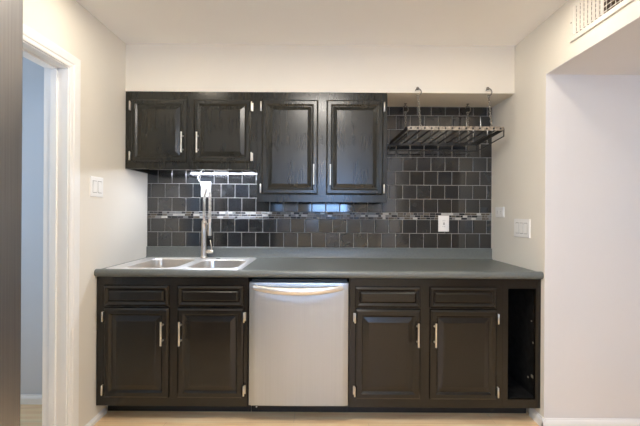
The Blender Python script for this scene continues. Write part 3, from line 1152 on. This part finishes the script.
def chain(parent, a, b, link=0.024, r=0.0022, w=0.0065):
    a, b = Vector(a), Vector(b)
    L = (b - a).length
    n = max(3, round(L / (link * 0.74)))
    st = (b - a) / n
    t = st.normalized()
    s1 = t.orthogonal().normalized(); s2 = t.cross(s1)
    bm = bmesh.new()
    for i in range(n):
        c = a + st * (i + 0.5)
        s = s1 if i % 2 else s2
        hl = st.length * 0.68
        pts = []
        for k in range(13):
            an = 2 * PI * k / 12
            pts.append(c + t * (hl * math.cos(an)) + s * (w * math.sin(an)))
        tube(bm, pts, r, 5, cap=False)
    return obj('chain', bm, M['chain'], parent, smooth=True)


def screw_hook(parent, p, n):
    """cup hook: flange on the surface at p, hook opening below; n = outward normal"""
    p, n = Vector(p), Vector(n)
    bm = bmesh.new()
    pts = [p, p + n * 0.012]
    q = p + n * 0.012
    down = Vector((0, 0, -1))
    side = Vector((1, 0, 0))
    if abs(n.z) > 0.5:
        pts = [p, p + down * 0.010]; q = p + down * 0.010
    for k in range(0, 11):
        a = math.radians(-60 + 27 * k)
        pts.append(q + down * (0.030 - 0.024 * math.cos(a)) + side * (0.022 * math.sin(a)) + n * 0.002)
    tube(bm, pts, 0.0036, 8)
    lathe_c = p
    if abs(n.z) > 0.5:
        lathe(bm, p, [(0.011, 0), (0.011, -0.002), (0.005, -0.006)], 12, 'z')
    else:
        lathe(bm, p, [(0.011, 0), (0.011, -0.002), (0.005, -0.006)], 12, 'y')
    obj('screw_hook', bm, M['chain'], parent, smooth=True)
    return q + down * 0.052


for x in (417.6, 487.8):
    h = P(x, 88.5, SOF_Y); h.y = SOF_Y
    e = screw_hook(rk, h, (0, -1, 0))
    tgt = FL.lerp(FR, (h.x + 0.012 - FL.x) / (FR.x - FL.x))
    chain(rk, e, tgt + Vector((0, 0, 0.008)))
for x in (405.5, 467.8):
    h = P(x, 107, 2.60); h.y = 2.60; h.z = SOF_Z
    e = screw_hook(rk, h, (0, 0, -1))
    tgt = BL.lerp(BR, (h.x - BL.x) / (BR.x - BL.x))
    chain(rk, e, tgt + Vector((0, 0, 0.006)))

# ------------------------------------------------------------------ air register on the header above the opening
vy1 = XR * F / (570.3 - 320); vy0 = 1.36
vz0, vz1 = 2.186, 2.385
vr = thing('air_vent', 'cream metal air register high on the right wall near the ceiling', 'vent', (XR, (vy0 + vy1) / 2, vz0))
bm = bmesh.new()
fw = 0.026
for (a0, a1, q0, q1) in ((vy0, vy1, vz0, vz0 + fw), (vy0, vy1, vz1 - fw, vz1), (vy0, vy0 + fw, vz0 + fw, vz1 - fw), (vy1 - fw, vy1, vz0 + fw, vz1 - fw)):
    box(bm, XR - 0.010, XR - 0.0003, a0, a1, q0, q1, 0.002)
obj('frame', bm, M['vent_metal'], vr)
obj('duct_opening', bx(XR - 0.002, XR - 0.0005, vy0 + fw, vy1 - fw, vz0 + fw, vz1 - fw), M['vent_dark'], vr)
n = 17
for k in range(n):
    y = vy0 + fw + (vy1 - vy0 - 2 * fw) * (k + 0.5) / n
    ang = math.radians(-22 if y > 1.60 else 48)
    bm = bmesh.new()
    w = 0.0072
    dx, dy = w * math.cos(ang), w * math.sin(ang)
    vs = []
    cx = XR - 0.0105
    for sx in (-1, 1):
        for tt in (-1, 1):
            for q in (vz0 + fw, vz1 - fw):
                vs.append(bm.verts.new((cx + sx * dx * 0.9 + tt * 0.0006 * math.sin(ang), y + sx * dy - tt * 0.0006 * math.cos(ang), q)))
    for q in [(0, 1, 3, 2), (4, 6, 7, 5), (0, 4, 5, 1), (2, 3, 7, 6), (0, 2, 6, 4), (1, 5, 7, 3)]:
        bm.faces.new([vs[i] for i in q])
    obj('vane', bm, M['vent_metal'], vr)
for k in range(6):
    z = vz0 + fw + (vz1 - vz0 - 2 * fw) * (k + 0.5) / 6
    obj('rear_bar', bx(XR - 0.0045, XR - 0.0022, vy0 + fw, vy1 - fw, z - 0.002, z + 0.002), M['vent_metal'], vr)
bm = bmesh.new()
lathe(bm, (XR - 0.010, vy1 - 0.012, (vz0 + vz1) / 2), [(0.004, 0), (0.004, -0.001), (0.002, -0.0025)], 10, 'x')
obj('screw', bm, M['chain'], vr)

# ------------------------------------------------------------------ refrigerator (its front edge fills the left of the frame)
fx = -0.6125
rf = thing('refrigerator', 'tall brushed stainless steel refrigerator at the left edge of the photo', 'refrigerator', (-0.97, 0.25, 0))
obj('body', bx(XL + 0.02, fx - 0.065, -0.20, 0.700, 0.03, 1.78, 0.006), M['fridge_side'], rf)
for z0, z1 in ((0.62, 1.785), (0.06, 0.612)):
    dr = obj('door', bx(fx - 0.060, fx, -0.205, 0.706, z0, z1, 0.003, 2), M['fridge_steel'], rf)
    bm = bmesh.new()
    if z0 > 0.5:
        tube(bm, [(fx + 0.045, -0.14, 0.75), (fx + 0.045, -0.14, 1.55)], 0.011, 12)
        for z in (0.80, 1.50): tube(bm, [(fx - 0.002, -0.14, z), (fx + 0.045, -0.14, z)], 0.008, 10)
    else:
        tube(bm, [(fx + 0.045, -0.10, 0.55), (fx + 0.045, 0.45, 0.55)], 0.011, 12)
        for y in (-0.05, 0.40): tube(bm, [(fx - 0.002, y, 0.55), (fx + 0.045, y, 0.55)], 0.008, 10)
    obj('handle', bm, M['steel_bright'], dr, smooth=True)
for x in (XL + 0.08, fx - 0.12):
    for y in (-0.14, 0.64):
        bm = bmesh.new(); lathe(bm, (x, y, 0), [(0.02, 0), (0.02, 0.032)], 12)
        obj('foot', bm, M['black'], rf)

# ------------------------------------------------------------------ ceiling lamps (above and behind the camera, out of view)
lx, ly = 0.0, 1.05
cl = thing('ceiling_lamp', 'flat round white ceiling lamp with glowing underside nearest the sink wall', 'ceiling light', (lx, ly, ZT))
bm = bmesh.new()
lathe(bm, (lx, ly, ZT), [(0.27, 0), (0.275, -0.004), (0.275, -0.024), (0.270, -0.028), (0.262, -0.028), (0.262, -0.020)], 48)
obj('lamp_base', bm, M['trim'], cl, angle=40)
bm = bmesh.new()
lathe(bm, (lx, ly, ZT - 0.0205), [(0.260, 0), (0.260, -0.004), (0.250, -0.006)], 48)
obj('lamp_diffuser', bm, M['panel_glow'], cl, angle=60)
lx, ly = 0.0, -0.9  # unseen pendant, added behind the camera as fill light
cl = thing('added_fill_lamp', 'added fill lamp, short pendant with glowing glass bowl between refrigerator and rear window', 'ceiling light', (lx, ly, ZT))
bm = bmesh.new()
lathe(bm, (lx, ly, ZT), [(0.065, 0), (0.065, -0.012), (0.03, -0.02), (0.012, -0.024), (0.012, -0.30)], 32)
obj('lamp_base', bm, M['trim'], cl, angle=40)
bm = bmesh.new()
lathe(bm, (lx, ly, ZT - 0.30), [(0.06, 0), (0.14, -0.012), (0.165, -0.035), (0.155, -0.062), (0.11, -0.088), (0.05, -0.102), (0.005, -0.105)], 40)
obj('fill_bowl', bm, M['fill_glow'], cl, angle=60)
for lx, lab in ((-1.0, 'recessed downlight in the ceiling beside the doorway wall'), (1.02, 'recessed downlight in the ceiling beside the air vent')):
    ly = 1.66
    cl = thing('recessed_downlight', lab, 'ceiling light', (lx, ly, ZT))
    bm = bmesh.new()
    lathe(bm, (lx, ly, ZT), [(0.09, 0), (0.092, -0.003), (0.088, -0.007), (0.075, -0.008), (0.072, -0.004)], 36)
    obj('trim_ring', bm, M['trim'], cl, angle=40)
    bm = bmesh.new()
    lathe(bm, (lx, ly, ZT - 0.0045), [(0.070, 0), (0.070, -0.002), (0.060, -0.0035)], 36)
    obj('lens', bm, M['can_glow'], cl, angle=60)

for names, g in ((('sink_base_cabinet', 'base_cabinet', 'open_cabinet'), 'base cabinets under the worktop'),
                 (('wall_cabinet',), 'wall cabinets under the soffit'), (('wall_outlet',), 'white wall outlets'),
                 (('switch_plate',), 'white switch plates'), (('recessed_downlight',), 'recessed ceiling downlights')):
    for o in scene.objects:
        if o.parent is None and o.name.split('.')[0] in names:
            o['group'] = g
